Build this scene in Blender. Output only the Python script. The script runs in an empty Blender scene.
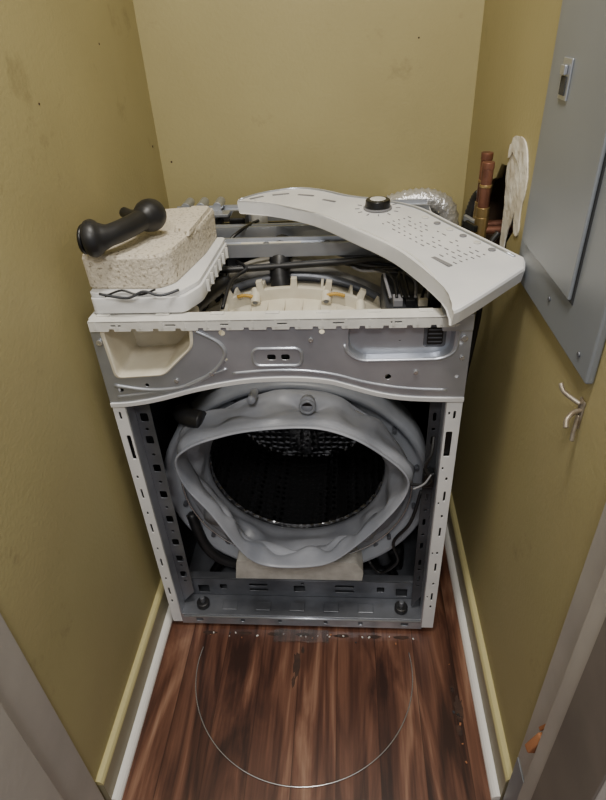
import bpy, bmesh, math, random
from mathutils import Vector, Matrix, noise
random.seed(4)
COL=bpy.context.collection
def srgb(r,g,b):
    f=lambda c:(c/255/12.92) if c/255<=.04045 else ((c/255+.055)/1.055)**2.4
    return (f(r),f(g),f(b),1)
# ---------------------------------------------------------------- materials
def mat(name,c,rough=.5,metal=0,c2=None,scale=8,bump=0,bscale=40,detail=6,stretch=(1,1,1),spec=.5,lo=.35,hi=.65):
    m=bpy.data.materials.new(name);m.use_nodes=True;nt=m.node_tree;N=nt.nodes;L=nt.links
    b=N['Principled BSDF'];b.inputs['Roughness'].default_value=rough;b.inputs['Metallic'].default_value=metal
    b.inputs['Base Color'].default_value=c;b.inputs['Specular IOR Level'].default_value=spec
    tc=N.new('ShaderNodeTexCoord');mp=N.new('ShaderNodeMapping');mp.inputs['Scale'].default_value=stretch
    L.new(tc.outputs['Object'],mp.inputs['Vector'])
    if c2:
        n=N.new('ShaderNodeTexNoise');n.inputs['Scale'].default_value=scale;n.inputs['Detail'].default_value=detail
        r=N.new('ShaderNodeValToRGB');r.color_ramp.elements[0].color=c;r.color_ramp.elements[1].color=c2
        r.color_ramp.elements[0].position=lo;r.color_ramp.elements[1].position=hi
        L.new(mp.outputs[0],n.inputs['Vector']);L.new(n.outputs[0],r.inputs[0]);L.new(r.outputs[0],b.inputs['Base Color'])
    if bump:
        n=N.new('ShaderNodeTexNoise');n.inputs['Scale'].default_value=bscale;n.inputs['Detail'].default_value=4
        bp=N.new('ShaderNodeBump');bp.inputs['Strength'].default_value=bump;bp.inputs['Distance'].default_value=.01
        L.new(mp.outputs[0],n.inputs['Vector']);L.new(n.outputs[0],bp.inputs['Height']);L.new(bp.outputs[0],b.inputs['Normal'])
    return m
M_wall=mat('olive_wall_paint',srgb(162,151,107),.55,c2=srgb(170,159,114),scale=2.5,bump=.08,bscale=120)
# scuffs on the paint
nt=M_wall.node_tree;b=nt.nodes['Principled BSDF'];old=b.inputs['Base Color'].links[0].from_socket
tc=nt.nodes.new('ShaderNodeTexCoord');n1=nt.nodes.new('ShaderNodeTexNoise');n1.inputs['Scale'].default_value=7;n1.inputs['Detail'].default_value=9;n1.inputs['Roughness'].default_value=.72
r1=nt.nodes.new('ShaderNodeValToRGB');r1.color_ramp.elements[0].position=.60;r1.color_ramp.elements[1].position=.76;r1.color_ramp.elements[0].color=(0,0,0,1);r1.color_ramp.elements[1].color=(.5,.5,.5,1)
mx=nt.nodes.new('ShaderNodeMix');mx.data_type='RGBA';mx.inputs[7].default_value=srgb(104,92,62)
nt.links.new(tc.outputs['Object'],n1.inputs['Vector']);nt.links.new(n1.outputs[0],r1.inputs[0]);nt.links.new(r1.outputs[0],mx.inputs[0]);nt.links.new(old,mx.inputs[6]);nt.links.new(mx.outputs[2],b.inputs['Base Color'])
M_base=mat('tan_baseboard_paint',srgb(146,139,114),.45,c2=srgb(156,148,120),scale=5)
M_baset=mat('baseboard_lit_top',srgb(196,186,134),.4,c2=srgb(204,194,142),scale=5)  # lighter tone puts the light caught by the baseboard's top edge into the colour
M_white=mat('white_enamel',srgb(230,230,230),.35,c2=srgb(216,217,219),scale=9)
M_trimw=mat('white_trim_paint',srgb(238,236,231),.4)
M_jamb=mat('grey_door_frame_paint',srgb(166,160,153),.45,c2=srgb(178,172,164),scale=6,bump=.06,bscale=60)
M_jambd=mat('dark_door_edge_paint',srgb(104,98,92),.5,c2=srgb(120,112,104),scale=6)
M_cream=mat('cream_plastic',srgb(224,218,200),.4,c2=srgb(208,200,180),scale=14)
M_off=mat('offwhite_plastic',srgb(226,225,220),.4,c2=srgb(206,205,200),scale=20)
M_galv=mat('galvanised_steel',srgb(166,171,181),.3,metal=.7,c2=srgb(194,198,206),scale=7,bump=.1,bscale=14)
M_galvd=mat('dull_galvanised_steel',srgb(92,95,102),.4,metal=.55,c2=srgb(124,127,134),scale=9,bump=.1,bscale=30)
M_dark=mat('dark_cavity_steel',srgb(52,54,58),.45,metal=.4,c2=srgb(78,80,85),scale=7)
M_black=mat('black_rubber',srgb(22,22,24),.42,c2=srgb(34,34,36),scale=20)
M_blackp=mat('black_plastic',srgb(16,16,17),.32)
M_gask=mat('grey_gasket_rubber',srgb(160,163,172),.36,c2=srgb(126,130,140),scale=7,bump=.35,bscale=9)
M_ring=mat('tub_ring_grey',srgb(154,158,166),.4,c2=srgb(124,128,136),scale=5)
M_conc=mat('speckled_concrete',srgb(210,201,184),.85,c2=srgb(146,136,118),scale=150,bump=.4,bscale=140,lo=.55,hi=.7,detail=3)
M_conc2=mat('pale_concrete',srgb(206,203,196),.85,c2=srgb(186,182,174),scale=30,bump=.3,bscale=60)
M_copper=mat('copper_pipe',srgb(142,96,76),.4,metal=.6,c2=srgb(96,62,50),scale=25)
M_brass=mat('brass',srgb(170,146,100),.35,metal=.8)
M_foil=mat('aluminium_foil',srgb(215,215,217),.3,metal=.7,bump=.6,bscale=60)
M_panel=mat('grey_panel_paint',srgb(122,127,133),.34,c2=srgb(132,137,143),scale=3)
M_paneld=mat('grey_panel_gap',srgb(50,52,55),.6)
M_plast=mat('drywall_paper',srgb(240,237,228),.9,c2=srgb(206,198,182),scale=18,bump=.5,bscale=50)
M_wood=mat('bare_wood',srgb(176,120,80),.7,c2=srgb(140,88,56),scale=30,stretch=(1,1,.2))
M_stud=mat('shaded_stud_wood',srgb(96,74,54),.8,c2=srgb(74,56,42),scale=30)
M_chrome=mat('polished_steel',srgb(205,205,205),.22,metal=.8)
M_hook=mat('tarnished_hook_metal',srgb(168,160,146),.4,metal=.5,c2=srgb(120,104,86),scale=60)
M_print=mat('grey_print',srgb(128,128,132),.5)
M_yel=mat('amber_clip',srgb(190,150,60),.5)
M_red=mat('red_plastic',srgb(150,36,30),.4)
M_ceil=mat('ceiling_paint',srgb(225,222,212),.8)
M_grime=mat('grime',srgb(44,28,22),.7,c2=srgb(70,46,34),scale=40)
# drum: dark perforated stainless
M_drum=bpy.data.materials.new('perforated_drum_steel');M_drum.use_nodes=True
nt=M_drum.node_tree;b=nt.nodes['Principled BSDF'];b.inputs['Metallic'].default_value=.9;b.inputs['Roughness'].default_value=.18
tc=nt.nodes.new('ShaderNodeTexCoord');v=nt.nodes.new('ShaderNodeTexVoronoi');v.inputs['Scale'].default_value=48;v.inputs['Randomness'].default_value=.25
r=nt.nodes.new('ShaderNodeValToRGB');r.color_ramp.elements[0].position=.22;r.color_ramp.elements[1].position=.3
r.color_ramp.elements[0].color=(.003,.003,.003,1);r.color_ramp.elements[1].color=(.13,.13,.135,1)
bpn=nt.nodes.new('ShaderNodeBump');bpn.inputs['Strength'].default_value=.8;bpn.inputs['Distance'].default_value=.006
nt.links.new(tc.outputs['Object'],v.inputs['Vector']);nt.links.new(v.outputs['Distance'],r.inputs[0]);nt.links.new(r.outputs[0],b.inputs['Base Color']);nt.links.new(v.outputs['Distance'],bpn.inputs['Height']);nt.links.new(bpn.outputs[0],b.inputs['Normal'])
# floor
def floor_mat():
    m=bpy.data.materials.new('wood_plank_floor');m.use_nodes=True;nt=m.node_tree;N=nt.nodes;L=nt.links;b=N['Principled BSDF']
    tc=N.new('ShaderNodeTexCoord');sx=N.new('ShaderNodeSeparateXYZ');L.new(tc.outputs['Object'],sx.inputs[0])
    def math_(op,a,bb=None,c=None):
        n=N.new('ShaderNodeMath');n.operation=op
        for i,x in enumerate((a,bb,c)):
            if x is None: continue
            if isinstance(x,(int,float)): n.inputs[i].default_value=x
            else: L.new(x,n.inputs[i])
        return n.outputs[0]
    u=math_('DIVIDE',math_('ADD',sx.outputs[0],.095),.096);pid=math_('FLOOR',u);fr=math_('FRACT',u)
    off=math_('ADD',math_('MULTIPLY',math_('FRACT',math_('MULTIPLY',math_('SINE',math_('MULTIPLY',pid,12.9)),437.5)),.5),.62)
    vv=math_('DIVIDE',math_('ADD',sx.outputs[1],off),1.25);vid=math_('FLOOR',vv);vf=math_('FRACT',vv)
    wn=N.new('ShaderNodeTexWhiteNoise');cb=N.new('ShaderNodeCombineXYZ');L.new(pid,cb.inputs[0]);L.new(vid,cb.inputs[1]);L.new(cb.outputs[0],wn.inputs['Vector'])
    va=N.new('ShaderNodeVectorMath');va.operation='MULTIPLY_ADD';L.new(tc.outputs['Object'],va.inputs[0]);va.inputs[1].default_value=(1,.15,1)
    vs=N.new('ShaderNodeVectorMath');vs.operation='SCALE';L.new(wn.outputs['Color'],vs.inputs[0]);vs.inputs['Scale'].default_value=5;L.new(vs.outputs[0],va.inputs[2])
    n1=N.new('ShaderNodeTexNoise');n1.inputs['Scale'].default_value=14;n1.inputs['Detail'].default_value=7;n1.inputs['Distortion'].default_value=1.6;L.new(va.outputs[0],n1.inputs['Vector'])
    va2=N.new('ShaderNodeVectorMath');va2.operation='MULTIPLY';L.new(va.outputs[0],va2.inputs[0]);va2.inputs[1].default_value=(1,.15,1)
    n2=N.new('ShaderNodeTexNoise');n2.inputs['Scale'].default_value=190;n2.inputs['Detail'].default_value=3;L.new(va2.outputs[0],n2.inputs['Vector'])
    mix=math_('ADD',math_('MULTIPLY',n1.outputs[0],.80),math_('MULTIPLY',n2.outputs[0],.18))
    mix=math_('ADD',mix,math_('MULTIPLY',math_('SUBTRACT',wn.outputs['Value'],.5),.13))
    r=N.new('ShaderNodeValToRGB');e=r.color_ramp.elements
    e[0].position=.33;e[0].color=srgb(50,31,26);e[1].position=.72;e[1].color=srgb(168,140,118)
    a=e.new(.43);a.color=srgb(82,52,41);a=e.new(.52);a.color=srgb(110,74,58);a=e.new(.6);a.color=srgb(138,102,82)
    L.new(mix,r.inputs[0])
    ed=math_('MINIMUM',math_('MINIMUM',fr,math_('SUBTRACT',1,fr)),math_('MULTIPLY',math_('MINIMUM',vf,math_('SUBTRACT',1,vf)),13))
    g=math_('ADD',math_('MULTIPLY',math_('GREATER_THAN',ed,.012),.6),.4)
    mx=N.new('ShaderNodeMix');mx.data_type='RGBA';L.new(g,mx.inputs[0]);mx.inputs[6].default_value=srgb(44,25,18);L.new(r.outputs[0],mx.inputs[7])
    L.new(mx.outputs[2],b.inputs['Base Color']);b.inputs['Roughness'].default_value=.34
    bp=N.new('ShaderNodeBump');bp.inputs['Strength'].default_value=.1;bp.inputs['Distance'].default_value=.003;L.new(mix,bp.inputs['Height']);L.new(bp.outputs[0],b.inputs['Normal'])
    return m
M_floor=floor_mat()
# ---------------------------------------------------------------- helpers
def empty(name):
    o=bpy.data.objects.new(name,None);COL.objects.link(o);return o
def fin(o,m,parent=None,smooth=False,bevel=0,seg=2):
    if m: 
        o.data.materials.clear();o.data.materials.append(m)
    if parent: o.parent=parent
    if smooth:
        for p in o.data.polygons:p.use_smooth=True
    if bevel:
        md=o.modifiers.new('b','BEVEL');md.width=bevel;md.segments=seg;md.limit_method='ANGLE';md.angle_limit=math.radians(40)
    return o
def mesh(name,vs,fs,m,parent=None,**k):
    me=bpy.data.meshes.new(name);me.from_pydata([tuple(v) for v in vs],[],fs);me.update()
    bm=bmesh.new();bm.from_mesh(me);bmesh.ops.recalc_face_normals(bm,faces=bm.faces);bm.to_mesh(me);bm.free()
    o=bpy.data.objects.new(name,me);COL.objects.link(o);return fin(o,m,parent,**k)
def box(name,lo,hi,m,parent=None,bevel=.002,**k):
    x0,y0,z0=lo;x1,y1,z1=hi
    v=[(x0,y0,z0),(x1,y0,z0),(x1,y1,z0),(x0,y1,z0),(x0,y0,z1),(x1,y0,z1),(x1,y1,z1),(x0,y1,z1)]
    return mesh(name,v,[(0,1,2,3),(4,5,6,7),(0,1,5,4),(1,2,6,5),(2,3,7,6),(3,0,4,7)],m,parent,bevel=bevel,**k)
def obox(name,c,size,rot,m,parent=None,bevel=.002):
    o=box(name,[-s/2 for s in size],[s/2 for s in size],m,parent,bevel);o.location=c;o.rotation_euler=rot;return o
def smoothpts(pts,n=6,closed=False):
    P=[Vector(p) for p in pts];out=[];N=len(P)
    rng=range(N if closed else N-1)
    for i in rng:
        if closed: a,b,c,d=P[(i-1)%N],P[i],P[(i+1)%N],P[(i+2)%N]
        else: a,b,c,d=P[max(i-1,0)],P[i],P[i+1],P[min(i+2,N-1)]
        for k in range(n):
            t=k/n;out.append(.5*((2*b)+(c-a)*t+(2*a-5*b+4*c-d)*t*t+(3*b-a-3*c+d)*t**3))
    if not closed: out.append(P[-1])
    return out
def tube(name,pts,r,m,parent=None,sm=6,sides=12,closed=False,corr=0,cap=True):
    P=smoothpts(pts,sm,closed) if sm else [Vector(p) for p in pts]
    n=len(P);vs=[];fs=[];prev=None
    for i,p in enumerate(P):
        if closed: t=(P[(i+1)%n]-P[i-1]).normalized()
        else: t=(P[min(i+1,n-1)]-P[max(i-1,0)]).normalized()
        if prev is None:
            a=Vector((0,0,1)) if abs(t.z)<.9 else Vector((1,0,0));a=(a-t*a.dot(t)).normalized()
        else: a=(prev-t*prev.dot(t)).normalized()
        prev=a;b=t.cross(a)
        rr=r(i/max(n-1,1)) if callable(r) else r
        if corr: rr*=1+corr*(1 if i%2 else -1)
        for k in range(sides):
            q=2*math.pi*k/sides;vs.append(p+(a*math.cos(q)+b*math.sin(q))*rr)
    for i in range(n if closed else n-1):
        for k in range(sides):
            j=(i+1)%n;k2=(k+1)%sides;fs.append((i*sides+k,i*sides+k2,j*sides+k2,j*sides+k))
    if cap and not closed: fs.append(tuple(range(sides))[::-1]);fs.append(tuple((n-1)*sides+k for k in range(sides)))
    return mesh(name,vs,fs,m,parent,smooth=True)
def cyl(name,a,b,r,m,parent=None,r2=None,sides=24,bevel=.001):
    a=Vector(a);b=Vector(b);t=(b-a).normalized();u=Vector((0,0,1)) if abs(t.z)<.9 else Vector((1,0,0));u=(u-t*u.dot(t)).normalized();w=t.cross(u)
    r2=r if r2 is None else r2;vs=[]
    for p,rr in((a,r),(b,r2)):
        for k in range(sides):
            q=2*math.pi*k/sides;vs.append(p+(u*math.cos(q)+w*math.sin(q))*rr)
    fs=[(k,(k+1)%sides,sides+(k+1)%sides,sides+k) for k in range(sides)]+[tuple(range(sides)),tuple(range(sides,2*sides))]
    return mesh(name,vs,fs,m,parent,smooth=False,bevel=bevel)
def plate(name,outer,holes,axis,v0,v1,m,parent=None,bevel=0):
    """flat sheet with holes. axis 'y': pts are (x,z); 'x': (y,z); 'z': (x,y)."""
    cu=bpy.data.curves.new(name,'CURVE');cu.dimensions='2D';cu.fill_mode='BOTH';cu.extrude=abs(v1-v0)/2
    for pts in [outer]+list(holes):
        s=cu.splines.new('POLY');s.points.add(len(pts)-1);s.use_cyclic_u=True
        for i,p in enumerate(pts): s.points[i].co=(p[0],p[1],0,1)
    tmp=bpy.data.objects.new(name+'_c',cu);COL.objects.link(tmp)
    dg=bpy.context.evaluated_depsgraph_get();me=bpy.data.meshes.new_from_object(tmp.evaluated_get(dg))
    mid=(v0+v1)/2
    for v in me.vertices:
        a,b,c=v.co
        v.co={'y':(a,mid+c,b),'x':(mid+c,a,b),'z':(a,b,mid+c)}[axis]
    bpy.data.objects.remove(tmp);bpy.data.curves.remove(cu)
    bm=bmesh.new();bm.from_mesh(me);bmesh.ops.remove_doubles(bm,verts=bm.verts,dist=1e-5);bmesh.ops.recalc_face_normals(bm,faces=bm.faces);bm.to_mesh(me);bm.free()
    o=bpy.data.objects.new(name,me);COL.objects.link(o);return fin(o,m,parent,bevel=bevel)
def rrect(x0,y0,x1,y1,r,n=4):
    o=[]
    for cx,cy,a in((x1-r,y1-r,0),(x0+r,y1-r,90),(x0+r,y0+r,180),(x1-r,y0+r,270)):
        for k in range(n+1):
            q=math.radians(a+90*k/n);o.append((cx+r*math.cos(q),cy+r*math.sin(q)))
    return o
def circ(cx,cy,r,n=16): return [(cx+r*math.cos(2*math.pi*k/n),cy+r*math.sin(2*math.pi*k/n)) for k in range(n)]
def roundpoly(pts,r,n=4):
    out=[];N=len(pts)
    for i in range(N):
        p=Vector(pts[i]);a=(Vector(pts[i-1])-p);b=(Vector(pts[(i+1)%N])-p)
        rr=min(r,a.length*.45,b.length*.45);a=p+a.normalized()*rr;b=p+b.normalized()*rr
        for k in range(n+1):
            t=k/n;out.append(tuple(a*(1-t)**2+p*2*t*(1-t)+b*t*t))
    return out
def loft(name,rings,m,parent=None,cap=False,smooth=True,sub=0,solid=0,close=True):
    n=len(rings[0]);vs=[p for r in rings for p in r];fs=[]
    for i in range(len(rings)-1):
        for k in range(n if close else n-1): fs.append((i*n+k,i*n+(k+1)%n,(i+1)*n+(k+1)%n,(i+1)*n+k))
    if cap: fs.append(tuple(range(n)));fs.append(tuple((len(rings)-1)*n+k for k in range(n)))
    o=mesh(name,vs,fs,m,parent,smooth=smooth)
    if solid:
        md=o.modifiers.new('s','SOLIDIFY');md.thickness=solid;md.offset=0
    if sub:
        md=o.modifiers.new('u','SUBSURF');md.levels=sub;md.render_levels=sub
    return o
# ---------------------------------------------------------------- room
LX,RX,BY=-.384,.447,.731
plate('floor',[(-1.6,-2.6),(1.6,-2.6),(1.6,.85),(-1.6,.85)],[],'z',-.05,0,M_floor)
plate('wall_left',[(-.52,0),(.85,0),(.85,2.45),(-.52,2.45)],[],'x',LX-.1,LX,M_wall)
plate('wall_back',[(LX,0),(RX,0),(RX,2.45),(LX,2.45)],[],'y',BY,BY+.1,M_wall)
hole=[(.21,.985),(.225,1.02),(.205,1.06),(.225,1.1),(.26,1.118),(.30,1.11),(.33,1.08),(.37,1.075),(.40,1.04),(.46,1.02),(.49,.97),(.47,.88),(.42,.84),(.33,.86),(.27,.84),(.235,.9),(.245,.95)]
plate('wall_right',[(-.40,0),(.85,0),(.85,2.45),(-.40,2.45)],[hole],'x',RX,RX+.013,M_wall)
wr=empty('drywall_hole')
def rag(p,a=.004,s=1):
    P=smoothpts([(x,y,0) for x,y in p],3,True);return [(q.x+a*noise.noise(Vector((i*.7,s,0))),q.y+a*noise.noise(Vector((i*.7,s,5)))) for i,q in enumerate(P)]
tear2=[(.172,.99),(.198,.985),(.214,1.02),(.203,1.06),(.22,1.090),(.25,1.105),(.29,1.112),(.318,1.095),(.315,1.12),(.285,1.142),(.23,1.147),(.188,1.122),(.168,1.078),(.178,1.03)]
plate('torn_paper',rag(tear2,.006),[],'x',RX-.003,RX-.0002,M_plast,wr)
plate('torn_flap',rag([(.226,1.02),(.215,1.06),(.235,1.10),(.29,1.118),(.325,1.085),(.318,1.04),(.30,.99),(.298,.94),(.285,.90),(.265,.875),(.25,.90),(.262,.95)],.008,3),[],'x',RX+.0002,RX+.003,M_plast,wr)
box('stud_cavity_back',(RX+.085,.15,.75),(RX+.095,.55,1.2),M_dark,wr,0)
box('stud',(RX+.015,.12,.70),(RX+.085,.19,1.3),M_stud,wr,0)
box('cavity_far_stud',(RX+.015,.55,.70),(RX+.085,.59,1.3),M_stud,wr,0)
cyl('red_pipe',(RX+.03,.245,.86),(RX+.03,.245,1.05),.008,M_red,wr)
wm=empty('wall_marks')
for y,z,r_ in((.68,1.08,.003),(.12,1.25,.002),(.45,1.32,.002)): cyl('nail_hole',(LX+.0001,y,z),(LX+.0008,y,z),r_,M_grime,wm,bevel=0)
for x,z,r_ in((.30,1.29,.002),(-.355,1.03,.0025)): cyl('nail_hole',(x,BY-.0008,z),(x,BY-.0001,z),r_,M_grime,wm,bevel=0)
plate('ceiling',[(-1.6,-2.6),(1.6,-2.6),(1.6,.85),(-1.6,.85)],[],'z',2.45,2.5,M_ceil)
def prof(name,prf,x,sgn,y0,y1,m,parent=None):
    vs=[];n=len(prf)
    for y in(y0,y1):
        for a,z in prf: vs.append((x+sgn*a,y,z))
    fs=[(k,(k+1)%n,n+(k+1)%n,n+k) for k in range(n)]+[tuple(range(n)),tuple(range(n,2*n))]
    return mesh(name,vs,fs,m,parent)
bpf=[(0,0),(.014,0),(.014,.082),(0,.082)]
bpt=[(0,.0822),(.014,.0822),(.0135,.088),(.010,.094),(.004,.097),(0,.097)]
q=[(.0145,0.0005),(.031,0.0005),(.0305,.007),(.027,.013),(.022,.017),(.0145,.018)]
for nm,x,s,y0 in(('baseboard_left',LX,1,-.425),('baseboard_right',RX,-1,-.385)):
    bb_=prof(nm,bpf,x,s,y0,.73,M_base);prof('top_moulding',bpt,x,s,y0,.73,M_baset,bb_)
prof('trim_1',q,LX,1,-.425,.73,M_trimw);prof('trim_2',q,RX,-1,-.385,.73,M_trimw)
box('baseboard_back',(LX+.03,BY-.014,0),(RX-.03,BY,.096),M_base)
# door frame
dj=empty('door_frame')
box('left_jamb',(LX-.10,-.60,0),(LX+.006,-.43,2.1),M_jamb,dj,.003)
box('left_stop',(LX+.0062,-.60,0),(LX+.02,-.515,2.1),M_jamb,dj,.003)
box('right_jamb',(RX-.012,-.60,0),(RX+.10,-.39,2.1),M_jamb,dj,.003)
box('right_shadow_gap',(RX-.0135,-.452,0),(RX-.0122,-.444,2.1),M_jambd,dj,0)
box('right_stop',(RX-.030,-.60,0),(RX-.0122,-.460,2.1),M_jamb,dj,.003)
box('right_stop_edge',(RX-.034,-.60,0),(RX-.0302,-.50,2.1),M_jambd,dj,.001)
obox('splintered_wood',(RX-.026,-.452,.385),(.016,.014,.05),(.1,.25,.15),M_wood,dj,.003)
obox('splinter',(RX-.02,-.447,.425),(.006,.006,.03),(.3,.1,.2),M_wood,dj,.001)
box('strike_plate',(RX-.0145,-.442,.02),(RX-.0121,-.395,.21),M_panel,dj,.001)
# ---------------------------------------------------------------- electrical panel
ep=empty('electrical_panel')
box('cover',(RX-.012,-.262,.935),(RX-.0005,.112,1.95),M_panel,ep,.003)
box('door_gap',(RX-.0135,-.168,1.005),(RX-.012,.079,1.86),M_paneld,ep,0)
box('door',(RX-.019,-.164,1.010),(RX-.0137,.075,1.855),M_panel,ep,.002)
box('latch_plate',(RX-.022,-.010,1.237),(RX-.0192,.026,1.288),M_galv,ep,.001)
box('latch_recess',(RX-.0235,-.003,1.243),(RX-.0222,.019,1.266),M_paneld,ep,0)
box('latch_tab',(RX-.027,.0,1.268),(RX-.0225,.018,1.280),M_galv,ep,.001)
for z in(.975,1.9): cyl('screw',(RX-.0145,-.08,z),(RX-.012,-.08,z),.004,M_galvd,ep)
cyl('screw',(RX-.0145,-.225,.96),(RX-.012,-.225,.96),.004,M_galvd,ep)
# hook
hk=empty('wall_hook')
box('base',(RX-.003,-.256,.858),(RX-.0002,-.240,.902),M_hook,hk,.001)
tube('upper_prong',[(RX-.003,-.245,.893),(RX-.012,-.238,.897),(RX-.022,-.228,.903),(RX-.025,-.220,.911)],.0032,M_hook,hk)
tube('lower_prong',[(RX-.003,-.25,.885),(RX-.014,-.256,.886),(RX-.024,-.264,.880),(RX-.026,-.272,.872)],.0035,M_hook,hk)
tube('tail',[(RX-.003,-.25,.878),(RX-.008,-.258,.858),(RX-.009,-.262,.842)],.003,M_hook,hk)
# ---------------------------------------------------------------- plumbing in wall
pl=empty('water_supply_valves')
for i,(y,z0,z1) in enumerate(((.365,1.0,1.085),(.325,1.0,1.075))):
    x=.414-.004*i
    cyl('arrestor_%d'%i,(x,y,z0),(x,y,z1),.0115,M_copper,pl);cyl('cap_%d'%i,(x,y,z1),(x,y,z1+.014),.0123,M_copper,pl)
    cyl('collar_%d'%i,(x,y,z0-.02),(x,y,z0),.0135,M_brass,pl);cyl('band_%d'%i,(x,y,z0+.04),(x,y,z0+.046),.0128,M_brass,pl)
    cyl('valve_body_%d'%i,(x,y,z0-.07),(x,y,z0-.02),.014,M_brass,pl);cyl('valve_stub_%d'%i,(x,y,z0-.05),(x+.07,y,z0-.05),.009,M_copper,pl)
    obox('valve_lever_%d'%i,(x-.02,y,z0-.04),(.008,.045,.014),(0,0,.3),M_blackp if i else M_galv,pl)
    tube('hose_%d'%i,[(x,y,z0-.07),(x-.005,y+.0,z0-.15),(x-.012,y+.05,z0-.28),(x-.02,y+.15,.5),(x-.02,y+.2,.3)],.010,M_black if i else M_galvd,pl)
tube('drain_hose',[(.425,.42,1.00),(.415,.43,.98),(.40,.42,.9),(.40,.36,.75),(.40,.42,.5)],.014,M_black,pl,sm=14,corr=.06)
tube('cable',[(.43,.25,.97),(.41,.24,.93),(.40,.2,.8),(.405,.3,.5),(.41,.4,.1)],.006,M_black,pl)
du=empty('dryer_duct')
tube('foil_hose',[(.24,.696,.90),(.30,.696,.915),(.36,.693,.912),(.40,.69,.87),(.405,.69,.7),(.405,.69,.3)],.030,M_foil,du,sm=9,sides=24,corr=.07)
# ---------------------------------------------------------------- washer
W=empty('washing_machine')
T=.915
box('left_side_panel',(-.343,0,.02),(-.339,.66,T),M_white,W,.001);box('right_side_panel',(.339,0,.02),(.343,.66,T),M_white,W,.001)
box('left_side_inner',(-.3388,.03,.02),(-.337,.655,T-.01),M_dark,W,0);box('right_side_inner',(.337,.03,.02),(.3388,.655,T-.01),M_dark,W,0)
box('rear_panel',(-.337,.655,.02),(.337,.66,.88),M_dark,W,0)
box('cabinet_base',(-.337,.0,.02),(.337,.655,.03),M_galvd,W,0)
def rail(name,x0,x1,slots):
    hs=[rrect(a,b,c,d,min(.0025,(c-a)*.4,(d-b)*.4),2) for a,b,c,d in slots]
    return plate(name,[(x0,.02),(x1,.02),(x1,.9),(x0,.9)],hs,'y',-.004,0,M_white,W)
zs=((.10,.012),(.13,.03),(.19,.01),(.24,.03),(.30,.01),(.36,.03),(.42,.01),(.47,.03),(.53,.01),(.69,.02),(.80,.03))
rail('left_corner_rail',-.343,-.318,[(-.334,z,-.329,z+h) for z,h in zs]+[(-.331,.585,-.322,.65)])
rail('right_corner_rail',.314,.343,[(.328,z,.333,z+h) for z,h in zs]+[(.318,.595,.331,.66)]+[(.318,z,.322,z+.008) for z in(.14,.3,.46,.56,.7)])
for s,e,w_ in((-1,.318,.036),(1,.314,.026)):
    a,b=sorted((s*e,s*(e-.003)));box('rail_return',(a,-.004,.02),(b,.030,.74),M_galv,W,.0005)
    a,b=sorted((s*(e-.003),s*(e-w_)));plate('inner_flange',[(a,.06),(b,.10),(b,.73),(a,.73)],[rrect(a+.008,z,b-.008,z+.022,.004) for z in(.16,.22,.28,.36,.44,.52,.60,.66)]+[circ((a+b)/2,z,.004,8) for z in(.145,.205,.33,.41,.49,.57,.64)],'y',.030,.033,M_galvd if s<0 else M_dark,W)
    box('backing',(min(s*.3385,s*.319),.004,.03),(max(s*.3385,s*.319),.006,.88),M_blackp,W,0)
# front upper support panel
arch=[(-.343,.728),(-.30,.731),(-.243,.742),(-.16,.765),(-.079,.781),(-.02,.786),(.036,.786),(.09,.780),(.13,.768),(.18,.752),(.225,.743),(.28,.739),(.343,.738)]
archs=[(p.x,p.y) for p in smoothpts([(a,b,0) for a,b in arch],4)]
drawer=roundpoly([(-.320,.897),(-.156,.897),(-.160,.858),(-.222,.800),(-.314,.794)],.012)
recess=roundpoly([(.125,.897),(.316,.897),(.314,.842),(.29,.828),(.150,.826),(.125,.845)],.016)
holes=[drawer,recess,rrect(-.022,.828,-.006,.840,.004),rrect(.004,.828,.02,.840,.004),circ(-.315,.765,.006),circ(-.30,.75,.003),circ(-.10,.885,.006),circ(.08,.885,.005),circ(.325,.86,.005),circ(.325,.79,.004),circ(.20,.79,.006),circ(-.26,.775,.004),circ(.08,.80,.003),circ(-.1,.83,.004)]
plate('front_support_panel',[(-.343,.905),*archs,(.343,.905)],holes,'y',-.007,-.0045,M_galv,W)
def ring3(p,y): return [(a,y,b) for a,b in p]
def scl(p,s,dx=0,dz=0):
    cx=sum(a for a,b in p)/len(p);cz=sum(b for a,b in p)/len(p)
    return [(cx+(a-cx)*s+dx,cz+(b-cz)*s+dz) for a,b in p]
loft('drawer_chute',[ring3(scl(drawer,1.06),-.0085),ring3(scl(drawer,1.0),-.010),ring3(scl(drawer,.97),-.008),ring3(scl(drawer,.90),.10),ring3(scl(drawer,.05),.102)],M_cream,W,smooth=False)
loft('console_recess',[ring3(scl(recess,1.02),-.0078),ring3(scl(recess,.985),-.0075),ring3(scl(recess,.95),.012),ring3(scl(recess,.02),.0125)],M_galv,W,smooth=False)
loft('recess_socket',[ring3(rrect(.262,.842,.302,.888,.006),.0118),ring3(rrect(.264,.844,.300,.886,.006),.011)],M_galvd,W,cap=True,smooth=False)
plate('recess_socket_hole',rrect(.268,.848,.296,.882,.004),[],'y',.0095,.011,M_blackp,W)
for k in range(4): box('socket_rib',(.270,.0085,.853+.008*k),(.294,.0095,.855+.008*k),M_galvd,W,0)
tube('stamped_bead_drawer',[(-.148,-.0065,.89),(-.125,-.0065,.878),(-.105,-.0065,.862),(-.100,-.0065,.84),(-.118,-.0065,.812),(-.155,-.0065,.785),(-.2,-.0065,.768),(-.26,-.0065,.764),(-.325,-.0065,.775)],.0042,M_galv,W)
tube('stamped_bead_centre',[(a,-.0065,b) for a,b in rrect(-.048,.816,.042,.852,.012)],.0035,M_galv,W,sm=0,closed=True)
tube('stamped_bead_recess',[(a,-.0065,b) for a,b in scl(recess,1.05)[5:]],.0032,M_galv,W,sm=0)
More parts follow.
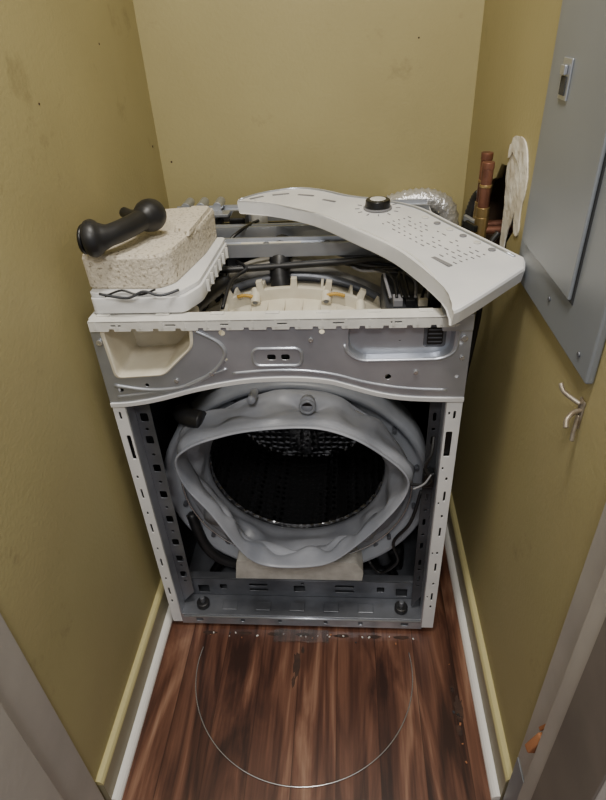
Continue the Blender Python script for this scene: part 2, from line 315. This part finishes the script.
tube('stamped_bead_arch',[(-.09,-.0065,.80),(-.02,-.0065,.806),(.04,-.0065,.805),(.10,-.0065,.796),(.16,-.0065,.778),(.23,-.0065,.765),(.31,-.0065,.76)],.0032,M_galv,W)
tube('stamped_bead_left',[(-.325,-.0065,.748),(-.26,-.0065,.757),(-.2,-.0065,.768),(-.15,-.0065,.79),(-.10,-.0065,.81)],.003,M_galv,W)
ap=smoothpts([(a,0,b) for a,b in arch],5)
vs=[];fs=[]
for p in ap: vs+= [(p.x,-.009,p.z-.004),(p.x,-.010,p.z+.005),(p.x,-.0072,p.z+.0055),(p.x,.025,p.z-.002),(p.x,.025,p.z-.005)]
for i in range(len(ap)-1):
    for k in range(5): fs.append((i*5+k,i*5+(k+1)%5,(i+1)*5+(k+1)%5,(i+1)*5+k))
mesh('arch_flange',vs,fs,M_white,W)
top=[(-.340,.894)]
x=-.335
while x<.30:
    top+=[(x,.894),(x+.03,.894),(x+.031,.899),(x+.040,.899)];x+=.041
top+=[(.312,.894),(.312,.913),(-.340,.913)]
plate('front_top_rail',top,[rrect(a,.903,a+.02,.907,.0015,2) for a in(-.30,-.2,-.1,0,.1,.2)],'y',-.013,-.0075,M_off,W)
box('front_top_rail_lip',(-.340,-.013,.911),(.312,.020,.915),M_off,W,.001)
for a in(-.33,-.22,-.12,-.02,.07,.16,.25): box('rail_clip',(a,.006,.9152),(a+.025,.016,.9175),M_off,W,.001)
for k in range(16): box('rail_rib',(-.33+.041*k,-.0145,.899),(-.326+.041*k,-.0131,.912),M_off,W,0)
box('corner_bracket',(.29,-.012,.885),(.343,.03,.917),M_galv,W,.002)
for a in (-.33,.33): cyl('corner_screw',(a,-.012,.87),(a,-.0075,.87),.006,M_chrome,W)
for a,b in((-.13,.80),(.06,.87),(.33,.83),(.25,.80),(-.2,.785)): cyl('screw',(a,-.0105,b),(a,-.0075,b),.0045,M_chrome,W)
# bottom rail
plate('bottom_rail',[(-.318,.012),(.314,.012),(.314,.050),(-.318,.050)],[rrect(a,.022,a+w,.036,.004) for a,w in((-.28,.02),(-.16,.012),(-.06,.01),(.06,.01),(.15,.012),(.26,.02))],'y',-.003,0,M_galv,W)
box('bottom_rail_top',(-.318,-.003,.048),(.314,.06,.051),M_galvd,W,.001)
plate('bottom_cross_plate',[(-.315,.051),(.31,.051),(.31,.115),(-.315,.115)],[rrect(a,b,a+w,b+h,.003) for a,b,w,h in((-.02,.07,.03,.025),(.0,.1,.008,.008),(-.14,.07,.05,.010),(.09,.07,.05,.010),(-.14,.09,.05,.010),(.09,.09,.05,.010),(-.22,.075,.02,.02),(.2,.075,.02,.02),(-.28,.06,.03,.03),(.25,.06,.03,.03))],'y',.06,.063,M_galvd,W)
box('bottom_cross_flange',(-.315,.063,.112),(.31,.085,.115),M_galvd,W,.001)
for k in range(5): box('base_emboss',(-.21+.09*k,.012,.051),(-.17+.09*k,.04,.054),M_galvd,W,.002)
for s in(-1,1):
    cyl('leveling_foot_mount',(s*.262,.025,.051),(s*.262,.025,.068),.017,M_black,W,bevel=.003);cyl('foot_bolt',(s*.262,.025,.068),(s*.262,.025,.084),.006,M_galvd,W)
    cyl('foot',(s*.30,.04,.0),(s*.30,.04,.02),.022,M_black,W);cyl('foot',(s*.30,.6,.0),(s*.30,.6,.02),.022,M_black,W)
    tube('damper',[(s*.25,.12,.07),(s*.20,.14,.16),(s*.17,.16,.26)],.013,M_blackp,W)
    tube('damper_sleeve',[(s*.225,.13,.115),(s*.18,.155,.235)],.018,M_galvd,W,sm=0)
tube('front_base_bead',[(-.31,-.004,.044),(.31,-.004,.044)],.003,M_galv,W,sm=0)
# tub
cz=.395
def cr(cx,z,r,y,n=64,sx=1.06): return [(cx+sx*r*math.cos(2*math.pi*k/n),y,z+r*math.sin(2*math.pi*k/n)) for k in range(n)]
loft('tub_front_ring',[cr(0,cz,.24,.135),cr(0,cz,.265,.118),cr(0,cz,.270,.128),cr(0,cz,.286,.128),cr(0,cz,.291,.108),cr(0,cz,.300,.104),cr(0,cz,.308,.112),cr(0,cz,.306,.16),cr(0,cz,.306,.20)],M_ring,W)
loft('tub_shell',[cr(0,cz+.02,.298,.20,sx=1),cr(0,cz+.03,.30,.22,sx=1),cr(0,cz+.03,.30,.5,sx=1),cr(0,cz+.03,.25,.56,sx=1)],M_galvd,W,cap=False)
for k in range(14):
    q=2*math.pi*(k+.5)/14;x,z=.278*1.06*math.cos(q),cz+.278*math.sin(q);cyl('tub_bolt',(x,.114,z),(x,.128,z),.006,M_galvd,W,sides=6)
# drum
dz=.43
loft('drum',[cr(.0,dz,.215,.165,sx=1),cr(0,dz,.225,.155,sx=1),cr(0,dz,.240,.17,sx=1),cr(0,dz,.25,.2,sx=1),cr(0,dz,.25,.47,sx=1),cr(0,dz,.235,.485,sx=1),cr(0,dz,.12,.475,sx=1),cr(0,dz,.02,.47,sx=1)],M_drum,W)
for k in range(3):
    q=math.radians(90+120*k+82);c,s=math.cos(q),math.sin(q)
    def P(r,t,y): return (r*c-t*s,y,dz+r*s+t*c)
    loft('drum_baffle',[[P(.248,-.03,y),P(.22,-.012,y),P(.212,0,y),P(.22,.012,y),P(.248,.03,y)] for y in(.2,.3,.46)],M_drum,W,cap=True,smooth=False)
for k in range(3):
    q=math.radians(30+120*k);loft('drum_spoke',[[(r*math.cos(q+t),.468-.012*(1-abs(t)*5),dz+r*math.sin(q+t)) for t in(-.2,-.1,0,.1,.2)] for r in(.04,.12,.21)],M_drum,W,close=False)
cyl('drum_hub',(0,.45,dz),(0,.47,dz),.035,M_galvd,W)
# gasket
lip=[(-.238,.581),(-.205,.618),(-.15,.643),(-.071,.664),(.05,.672),(.13,.648),(.195,.602),(.247,.545),(.247,.490),(.205,.415),(.138,.335),(.080,.285),(.01,.270),(-.065,.272),(-.108,.296),(-.142,.35),(-.182,.43),(-.228,.51)]
lp=[(p.x,p.y) for p in smoothpts([(a,b,0) for a,b in lip],6,True)];n=len(lp)
cx,czz=sum(a for a,b in lp)/n,sum(b for a,b in lp)/n
angs=[math.atan2(b-czz,a-cx) for a,b in lp]
def nz(a,s,k=1.6): return noise.noise(Vector((math.cos(a)*k,math.sin(a)*k,s)))
def yb(a): return -.014*max(0,-math.sin(a))**1.5
def win(a,c0,w): 
    d=(a-c0+math.pi)%(2*math.pi)-math.pi;return math.exp(-(d/w)**2)
def pleat(a): 
    s=math.sin(13*a);s=math.copysign(abs(s)**.6,s)
    return s*(win(a,-.7,.45)+.8*win(a,-2.3,.4)+.6*win(a,2.6,.4)+.6*win(a,1.0,.3))
def circA(r,y,z0=dz,w=0,s=0,sx=1,pl_=0): return [((r+w*nz(a,s,2.5)+pl_*pleat(a))*math.cos(a)*sx,y+w*.7*nz(a,s+9,3)+pl_*.8*pleat(a+.1),z0+(r+w*nz(a,s,2.5)+pl_*pleat(a))*math.sin(a)) for a in angs]
def lipr(s,y,w=0,sd=0,k=2.5,pl_=0):
    return [(cx+(a-cx)*(s+w*nz(t,sd,k)+pl_*4*pleat(t)),y+yb(t)+.35*w*nz(t,sd+5,k)+pl_*pleat(t+.1),czz+(b-czz)*(s+w*nz(t,sd,k)+pl_*4*pleat(t))) for (a,b),t in zip(lp,angs)]
rings=[circA(.262,.125,cz+.01,sx=1.04),circA(.262,.105,cz+.03,.01,3,sx=1.03),circA(.252,.09,cz+.05,.04,5,sx=1.02,pl_=.003),lipr(1.10,.07,.13,2,3.5,.005),lipr(1.0,.05,.10,2.6,3.5,.007),lipr(1.06,.03,.07,4,3,.006),lipr(.985,.012,.03,4.5,3,.003),lipr(.992,.003),lipr(1.010,-.001),lipr(1.014,-.007),lipr(1.003,-.011),lipr(.990,-.009),lipr(.980,.001,.0),lipr(.972,.02,.05,7,3,.005),lipr(.972,.045,.13,8,3,.009),circA(.234,.07,dz+.01,.08,9,sx=1.04,pl_=.010),circA(.217,.095,dz+.01,.045,12,sx=1.04,pl_=.006),circA(.224,.12,dz+.005,.01,14),circA(.210,.14,dz),circA(.222,.158,dz)]
loft('door_gasket',rings,M_gask,W,sub=1)
tube('gasket_drain_nipple',[(.045,.05,.69),(.045,.035,.705),(.045,.02,.71)],.016,M_gask,W)
tube('gasket_port_rim',[(a,.018,b) for a,b in circ(.045,.705,.014)],.0035,M_ring,W,sm=0,closed=True)
cyl('gasket_port_hole',(.045,.022,.708),(.045,.019,.708),.011,M_blackp,W)
tube('gasket_nozzle',[(-.07,.08,.70),(-.07,.05,.705),(-.07,.035,.71)],.009,M_gask,W)
tube('clamp_wire',[(p[0]*1.01,p[1]-.004,p[2]) for p in circA(.262,.10,cz+.02,sx=1.04)],.0022,M_chrome,W,sm=0,closed=True)
tube('vent_elbow',[(-.255,.17,.585),(-.245,.11,.625),(-.222,.07,.645),(-.185,.055,.645)],.021,M_black,W)
mesh_pts=roundpoly([(-.175,.105),(-.165,.185),(.145,.185),(.165,.15),(.160,.105)],.01)
plate('lower_counterweight',mesh_pts,[],'y',.065,.14,M_conc2,W,bevel=.004)
# upper tub cover
oz=.45;R0=.40;out=[]
for k in range(29):
    a=math.radians(120-60*k/28);r=R0
    out.append((r*math.cos(a),oz+r*math.sin(a)))
    if k in(4,9,14,19,24):
        t=math.radians(1.2);
        for aa,rr in((a-t*.2,r+.022),(a-t*1.6,r+.022),(a-t*1.8,r)): out.append((rr*math.cos(aa),oz+rr*math.sin(aa)))
inn=[(.30*math.cos(math.radians(60+6*k)),oz+.30*math.sin(math.radians(60+6*k))) for k in range(11)]
plate('tub_cover_flange',out+inn,[circ(.07*i,.80-.004*i*i,.008,12) for i in(-2,-1,0,1,2)],'y',.27,.285,M_cream,W,bevel=.001)
loft('tub_cover_shell',[[(r*math.cos(math.radians(a)),y,oz+r*math.sin(math.radians(a))) for a in range(50,131,4)]+[((r-.02)*math.cos(math.radians(a)),y,oz+(r-.02)*math.sin(math.radians(a))) for a in range(130,49,-4)] for y,r in((.14,.33),(.2,.355),(.285,.38),(.36,.38))],M_cream,W,cap=True)
for a in range(60,125,10):
    q=math.radians(a);obox('cover_rib',(.387*math.cos(q),.31,oz+.387*math.sin(q)),(.006,.07,.02),(0,math.pi/2-q,0),M_cream,W,.001)
for a in range(56,128,6):
    q=math.radians(a);obox('cover_front_rib',(.365*math.cos(q),.235,oz+.365*math.sin(q)),(.004,.09,.02),(0,math.pi/2-q,0),M_cream,W,.0005)
for a in(66,78,102,114):
    q=math.radians(a);cyl('cover_boss',(.38*math.cos(q),.255,oz+.38*math.sin(q)),(.38*math.cos(q),.285,oz+.38*math.sin(q)+.02),.011,M_cream,W);cyl('cover_boss_screw',(.38*math.cos(q),.252,oz+.38*math.sin(q)+.002),(.38*math.cos(q),.256,oz+.38*math.sin(q)+.004),.006,M_galvd,W)
for x in(-.10,.10): tube('amber_spring',[(x-.02,.262,.835),(x,.262,.838),(x+.02,.262,.833)],.004,M_yel,W,sm=8,corr=.15)
loft('rear_counterweight',[[(r*math.cos(math.radians(a)),y,oz+r*math.sin(math.radians(a))) for a in range(56,125,4)]+[((r-.08)*math.cos(math.radians(a)),y,oz+(r-.08)*math.sin(math.radians(a))) for a in range(124,55,-4)] for y,r in((.40,.40),(.5,.40))],M_conc2,W,cap=True,smooth=False)
tube('tub_band',[(.37*math.cos(math.radians(a)),.375,oz+.385*math.sin(math.radians(a))) for a in range(20,161,7)],.012,M_galvd,W)
tube('fill_hose',[(-.02,.32,.80),(-.03,.34,.85),(-.03,.37,.890),(-.03,.44,.890),(-.03,.48,.85)],.024,M_black,W,sm=10,corr=.06)
tube('dispenser_hose',[(-.22,.14,.84),(-.18,.20,.86),(-.15,.28,.86),(-.16,.34,.83)],.016,M_black,W,sm=10,corr=.05)
def beam(name,y0,y1,z,m=M_galv):
    vs=[];pr=[(y0,z-.03),(y0,z),(y0+.006,z),(y0+.008,z-.008),(y1-.008,z-.008),(y1-.006,z),(y1,z),(y1,z-.03),(y1-.002,z-.03),(y1-.002,z-.010),(y0+.002,z-.010),(y0+.002,z-.03)]
    for x in(-.337,.337):
        for a,b in pr: vs.append((x,a,b))
    k=len(pr);mesh(name,vs,[(i,(i+1)%k,k+(i+1)%k,k+i) for i in range(k)]+[tuple(range(k)),tuple(range(k,2*k))],m,W)
beam('cross_brace',.345,.395,.925);beam('cross_brace',.475,.50,.925);beam('rear_brace',.60,.657,.93)
cyl('brace_rod',(-.33,.43,.905),(.33,.43,.905),.007,M_chrome,W)
for x in(-.2,-.06,.08,.2): cyl('brace_bolt',(x,.37,.917),(x,.37,.921),.007,M_galvd,W,sides=6)
box('brace_sticker',(-.12,.36,.9175),(.02,.382,.9182),M_cream,W,0)
for i,x in enumerate((-.30,-.26,-.215)):
    cyl('inlet_valve_body',(x,.53,.90),(x,.60,.90),.014,M_blackp if i!=1 else M_off,W);cyl('inlet_port',(x,.60,.94),(x,.66,.94),.012,M_galv,W);tube('inlet_hose',[(x,.53,.90),(x+.01,.47,.88),(x+.04,.42,.86),(x+.05,.3,.86)],.008,M_black,W)
box('valve_bracket',(-.335,.56,.925),(-.18,.60,.932),M_galv,W,.001)
cyl('pressure_switch',(-.10,.56,.905),(-.10,.56,.935),.022,M_off,W);cyl('pressure_switch_cap',(-.10,.56,.935),(-.10,.56,.941),.012,M_blackp,W)
box('noise_filter',(-.17,.515,.90),(-.13,.58,.935),M_blackp,W,.003)
tube('pressure_tube',[(-.10,.54,.92),(-.13,.45,.925),(-.16,.41,.90),(-.15,.32,.85)],.004,M_blackp,W)
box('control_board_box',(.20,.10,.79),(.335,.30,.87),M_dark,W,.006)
for i in range(5): box('connector',(.215+.024*i,.12,.871),(.233+.024*i,.15,.885),(M_print,M_black,M_cream,M_black,M_black)[i],W,.001)
for i in range(11):
    x=.21+.012*i;z=.89+.01*random.random()
    tube('wire',[(x,.13,.885),(x+.01*random.uniform(-1,1),.18,z+.01),(x-.03*random.random(),.25,z),(x-.05-.05*random.random(),.31,z-.02),(.12-.03*random.random(),.38,.87)],.003,random.choice((M_black,M_black,M_blackp,M_print,M_black)),W)
tube('harness',[(-.33,.33,.88),(-.2,.31,.88),(-.1,.33,.875),(.1,.33,.885),(.2,.3,.9),(.28,.22,.9)],.008,M_black,W)
tube('left_wire',[(-.13,.15,.86),(-.12,.22,.89),(-.10,.30,.885),(-.13,.36,.88)],.004,M_black,W)
# cavity wiring
tube('door_switch_cable',[(.30,.02,.63),(.295,.0,.60),(.285,-.0,.565),(.30,.0,.53),(.285,.005,.51),(.25,.02,.50)],.0035,M_black,W)
tube('switch_lead',[(.298,-.002,.545),(.285,-.008,.525),(.262,-.012,.513)],.002,M_print,W)
box('door_switch',(.285,.005,.50),(.308,.028,.54),M_blackp,W,.003)
tube('pump_cable',[(.29,.05,.45),(.27,.04,.36),(.235,.05,.28),(.25,.06,.2),(.21,.08,.13),(.18,.09,.16)],.004,M_black,W)
tube('tub_hose',[(-.28,.12,.30),(-.25,.1,.2),(-.2,.1,.14),(-.1,.12,.09)],.014,M_black,W)
box('drain_pump_housing',(.16,.16,.035),(.28,.27,.12),M_blackp,W,.012)
tube('hanging_spring',[(-.28,.2,.86),(-.26,.2,.72)],.012,M_galvd,W,sm=30,corr=.2);tube('hanging_spring',[(.28,.2,.79),(.26,.2,.70)],.012,M_galvd,W,sm=24,corr=.2)
# ---------------------------------------------------------------- detergent drawer housing
H=empty('detergent_drawer_housing')
plate('tray',roundpoly([(-.336,.01),(-.165,.01),(-.142,.06),(-.135,.30),(-.336,.30)],.012),[],'z',.919,.948,M_white,H,bevel=.003)
plate('tray_lid',roundpoly([(-.338,.016),(-.172,.016),(-.146,.065),(-.139,.305),(-.338,.305)],.012),[],'z',.9485,.957,M_white,H,bevel=.002)
for k in range(6): box('tray_rib',(-.1405+.001*k,.09+.035*k,.924),(-.1345+.001*k,.094+.035*k,.947),M_off,H,.0005)
tube('loose_bracket',[(-.31,.0,.962),(-.26,-.004,.955),(-.23,.0,.965),(-.20,-.002,.958),(-.17,.012,.962)],.0025,M_dark,H)
tube('loose_wire',[(-.30,-.002,.958),(-.27,.004,.966),(-.24,.004,.957),(-.21,.006,.966)],.002,M_blackp,H)
# ---------------------------------------------------------------- concrete block
K=empty('concrete_counterweight')
def blk(z,s):
    p=roundpoly([(-.344,.030),(-.21,.025),(-.185,.05),(-.160,.20),(-.155,.31),(-.215,.32),(-.335,.30),(-.336,.16)],.014)
    return [(a,b,z) for a,b in scl(p,s)]
loft('cast_block',[blk(.9575,.97),blk(.962,.99),blk(1.014,1),blk(1.02,.98)],M_conc,K,cap=True,smooth=False)
loft('raised_pad',[[(a,b,z) for a,b in scl(roundpoly([(-.205,.15),(-.168,.12),(-.160,.30),(-.202,.305)],.012),s)] for z,s in((1.0202,1),(1.028,.93))],M_conc,K,cap=True,smooth=False)
# ---------------------------------------------------------------- rubber hose boot
B=empty('rubber_bellow_hose')
def rr(t):
    if t<.22: return .026+.006*math.sin(t/.22*math.pi)
    if t<.72: return .0185+.006*max(0,1-(t-.22)/.10)
    return .023+.0065*math.sin(min(1,(t-.72)/.28)*math.pi)
tube('hose_body',[(-.318,.022,1.053),(-.300,.025,1.054),(-.280,.035,1.055),(-.262,.065,1.056),(-.247,.10,1.058),(-.238,.125,1.059),(-.228,.147,1.060)],rr,M_black,B,sm=6,sides=20)
tube('open_mouth_rim',[(-.320,.022+.022*math.cos(a*math.pi/10),1.053+.022*math.sin(a*math.pi/10)) for a in range(20)],.004,M_blackp,B,sm=0,closed=True)
tube('side_spigot',[(-.252,.14,1.050),(-.28,.19,1.042),(-.305,.215,1.036),(-.325,.235,1.036)],.011,M_black,B)
tube('strap',[(-.33,.20,1.024),(-.31,.15,1.024),(-.27,.16,1.026),(-.25,.20,1.028)],.003,M_black,B)
# ---------------------------------------------------------------- control panel
CP=empty('washer_control_panel')
up=[(-.130,.452),(-.09,.49),(-.04,.515),(.012,.525),(.07,.50),(.128,.455),(.20,.42),(.283,.36),(.34,.26),(.385,.18),(.440,.080)]
dn=[(.430,.045),(.30,-.095),(.290,-.085),(.285,-.03),(.241,.085),(.20,.16),(.13,.25),(.07,.325),(.017,.372),(-.05,.412),(-.10,.43),(-.13,.438)]
ups=[(p.x,p.y) for p in smoothpts([(a,b,0) for a,b in up],3)]
dns=[(p.x,p.y) for p in smoothpts([(a,b,0) for a,b in dn],3)]
ol=[(a,b) for a,b in ups]+dns
zf=lambda y:.975+.055*y
def outl(s,dz_,dy=0):
    return [(a,b+dy,zf(b)+dz_) for a,b in scl(ol,s)]
loft('fascia',[outl(.975,-.030),outl(.99,-.028),outl(1.0,-.006),outl(.996,-.002),outl(.985,0)],M_white,CP,cap=True,smooth=False)
tube('edge_ridge',[(a,b,zf(b)+.0005) for a,b in scl(ups,.955,-.006,-.008)],.0026,M_galv,CP,sm=0)
lb=[(.262,-.005),(.238,.075),(.200,.145),(.14,.225),(.08,.295),(.03,.342),(-.04,.390),(-.10,.422)]
tube('lower_ridge',[(a+.012,b+.012,zf(b)+.0005) for a,b in lb],.0022,M_off,CP)
for px,py,l,w_,an in((-.085,.452,.035,.008,.55),(-.03,.470,.04,.008,.2),(.03,.458,.04,.008,-.35),(.085,.415,.035,.008,-.6)):
    obox('mounting_slot',(px,py,zf(py)+.0006),(l,w_,.0012),(0,0,an),M_print,CP,.0004)
kx,ky=.192,.355;kz=zf(ky)
cyl('knob_skirt',(kx,ky,kz),(kx,ky,kz+.004),.031,M_print,CP,sides=40)
cyl('knob',(kx,ky,kz+.004),(kx,ky,kz+.020),.028,M_blackp,CP,r2=.026,sides=40,bevel=.002)
cyl('knob_cap',(kx,ky,kz+.0202),(kx,ky,kz+.0212),.017,M_off,CP,sides=40)
A=Vector((.235,.26));Bv=Vector((.375,.02));d=(Bv-A).normalized();nn=Vector((-d.y,d.x))
def mark(u,v,l,w,m=M_print):
    p=A+d*u+nn*v;obox('print_mark',(p.x,p.y,zf(p.y)+.0008),(l,w,.0010),(0,.0,math.atan2(d.y,d.x)),m,CP,0)
for i in range(13):
    for j in range(6):
        if random.random()<.8: mark(-.02+.019*i,-.03+.013*j,random.uniform(.004,.011),.0018)
for i in range(6):
    p=A+d*(.0+.04*i)+nn*.060;cyl('button',(p.x,p.y,zf(p.y)),(p.x,p.y,zf(p.y)+.003),.007,M_print if i%2 else M_off,CP)
mark(.19,-.045,.05,.009)
for i in range(12):
    q=2*math.pi*i/12;p=Vector((kx+.044*math.cos(q),ky+.044*math.sin(q)));obox('dial_mark',(p.x,p.y,zf(p.y)+.0008),(.010,.002,.001),(0,0,q),M_print,CP,0)
# ---------------------------------------------------------------- floor bits
wr_=empty('wire_retaining_ring')
pts=[(.013+.268*math.cos(math.radians(a)),-.112+.268*math.sin(math.radians(a)),.003) for a in range(170,371,5)]
tube('ring_wire',pts,.0014,M_chrome,wr_,sm=2,sides=8)
pw=empty('clear_plastic_scrap')
vs=[];fs=[]
for i in range(9):
    for j in range(4):
        vs.append((-.07+.018*i,-.045+.012*j+.01*noise.noise(Vector((i,j,4))),.003+.012*abs(noise.noise(Vector((i*.9,j*.9,2))))))
for i in range(8):
    for j in range(3): a=i*4+j;fs.append((a,a+1,a+5,a+4))
M_clear=mat('clear_plastic',srgb(230,232,234),.12);M_clear.node_tree.nodes['Principled BSDF'].inputs['Transmission Weight'].default_value=.95;M_clear.node_tree.nodes['Principled BSDF'].inputs['IOR'].default_value=1.15
mesh('film',vs,fs,M_clear,pw,smooth=True)
st=empty('floor_stain')
def blob(name,x,y,rx,ry,s):
    plate(name,[(x+rx*math.cos(t*.35)*(1+.7*noise.noise(Vector((t*.8,s,1)))),y+ry*math.sin(t*.35)*(1+.7*noise.noise(Vector((t*.8,s,7))))) for t in range(18)],[],'z',.0002,.0006,M_grime,st)
blob('grime_patch',-.005,-.105,.009,.034,3);blob('grime_patch',-.010,-.150,.004,.014,5);blob('grime_patch',.008,-.065,.004,.010,8)
blob('grime_edge',.380,-.20,.010,.030,4);blob('grime_edge',.374,-.250,.007,.012,9);blob('grime_edge',.372,-.155,.004,.008,12)
for k in range(7): blob('base_grime',-.25+.085*k+.02*random.random(),-.022,.02,.005,k+20)
db=empty('floor_debris')
for i in range(34):
    if i<10: x=.375+random.gauss(0,.008);y=-.20+random.gauss(0,.04)
    else: x=random.uniform(-.28,.3);y=-.02-abs(random.gauss(0,.010))
    s=random.uniform(.0015,.0038)
    obox('crumb',(x,y,s*.3+.0007),(s*1.6,s,s*.6),(0,0,random.random()*3),random.choice((M_dark,M_black,M_wood) if i<10 else (M_dark,M_off,M_off,M_wood)),db,0)
# ---------------------------------------------------------------- lights
def area(name,loc,rot,size,power,col):
    l=bpy.data.lights.new(name,'AREA');l.energy=power;l.size=size;l.color=col;o=bpy.data.objects.new(name,l);COL.objects.link(o);o.location=loc;o.rotation_euler=rot
area('ceiling_lamp',(.05,-.35,2.42),(0,0,0),.25,19,(1,.95,.87))
area('hall_ceiling_lamp',(.1,-1.5,2.4),(math.radians(30),0,0),.4,27,(1,.965,.91))
w=bpy.data.worlds.new('World');bpy.context.scene.world=w;w.use_nodes=True
w.node_tree.nodes['Background'].inputs[0].default_value=(.98,.98,1,1);w.node_tree.nodes['Background'].inputs[1].default_value=.42
# ---------------------------------------------------------------- camera
a,bb,c=-.0938,.5973,-.057
f=Vector((math.sin(a)*math.cos(bb),math.cos(a)*math.cos(bb),-math.sin(bb)));r0=Vector((math.cos(a),-math.sin(a),0));u0=r0.cross(f)
r_=r0*math.cos(c)+u0*math.sin(c);u_=-r0*math.sin(c)+u0*math.cos(c)
cd=bpy.data.cameras.new('camera');cam=bpy.data.objects.new('camera',cd);COL.objects.link(cam)
Mx=Matrix((( r_.x,u_.x,-f.x,.125),(r_.y,u_.y,-f.y,-.9135),(r_.z,u_.z,-f.z,1.3581),(0,0,0,1)));cam.matrix_world=Mx
cd.sensor_fit='VERTICAL';cd.sensor_height=36;cd.lens=572.45*36/800;cd.clip_start=.01
bpy.context.scene.camera=cam
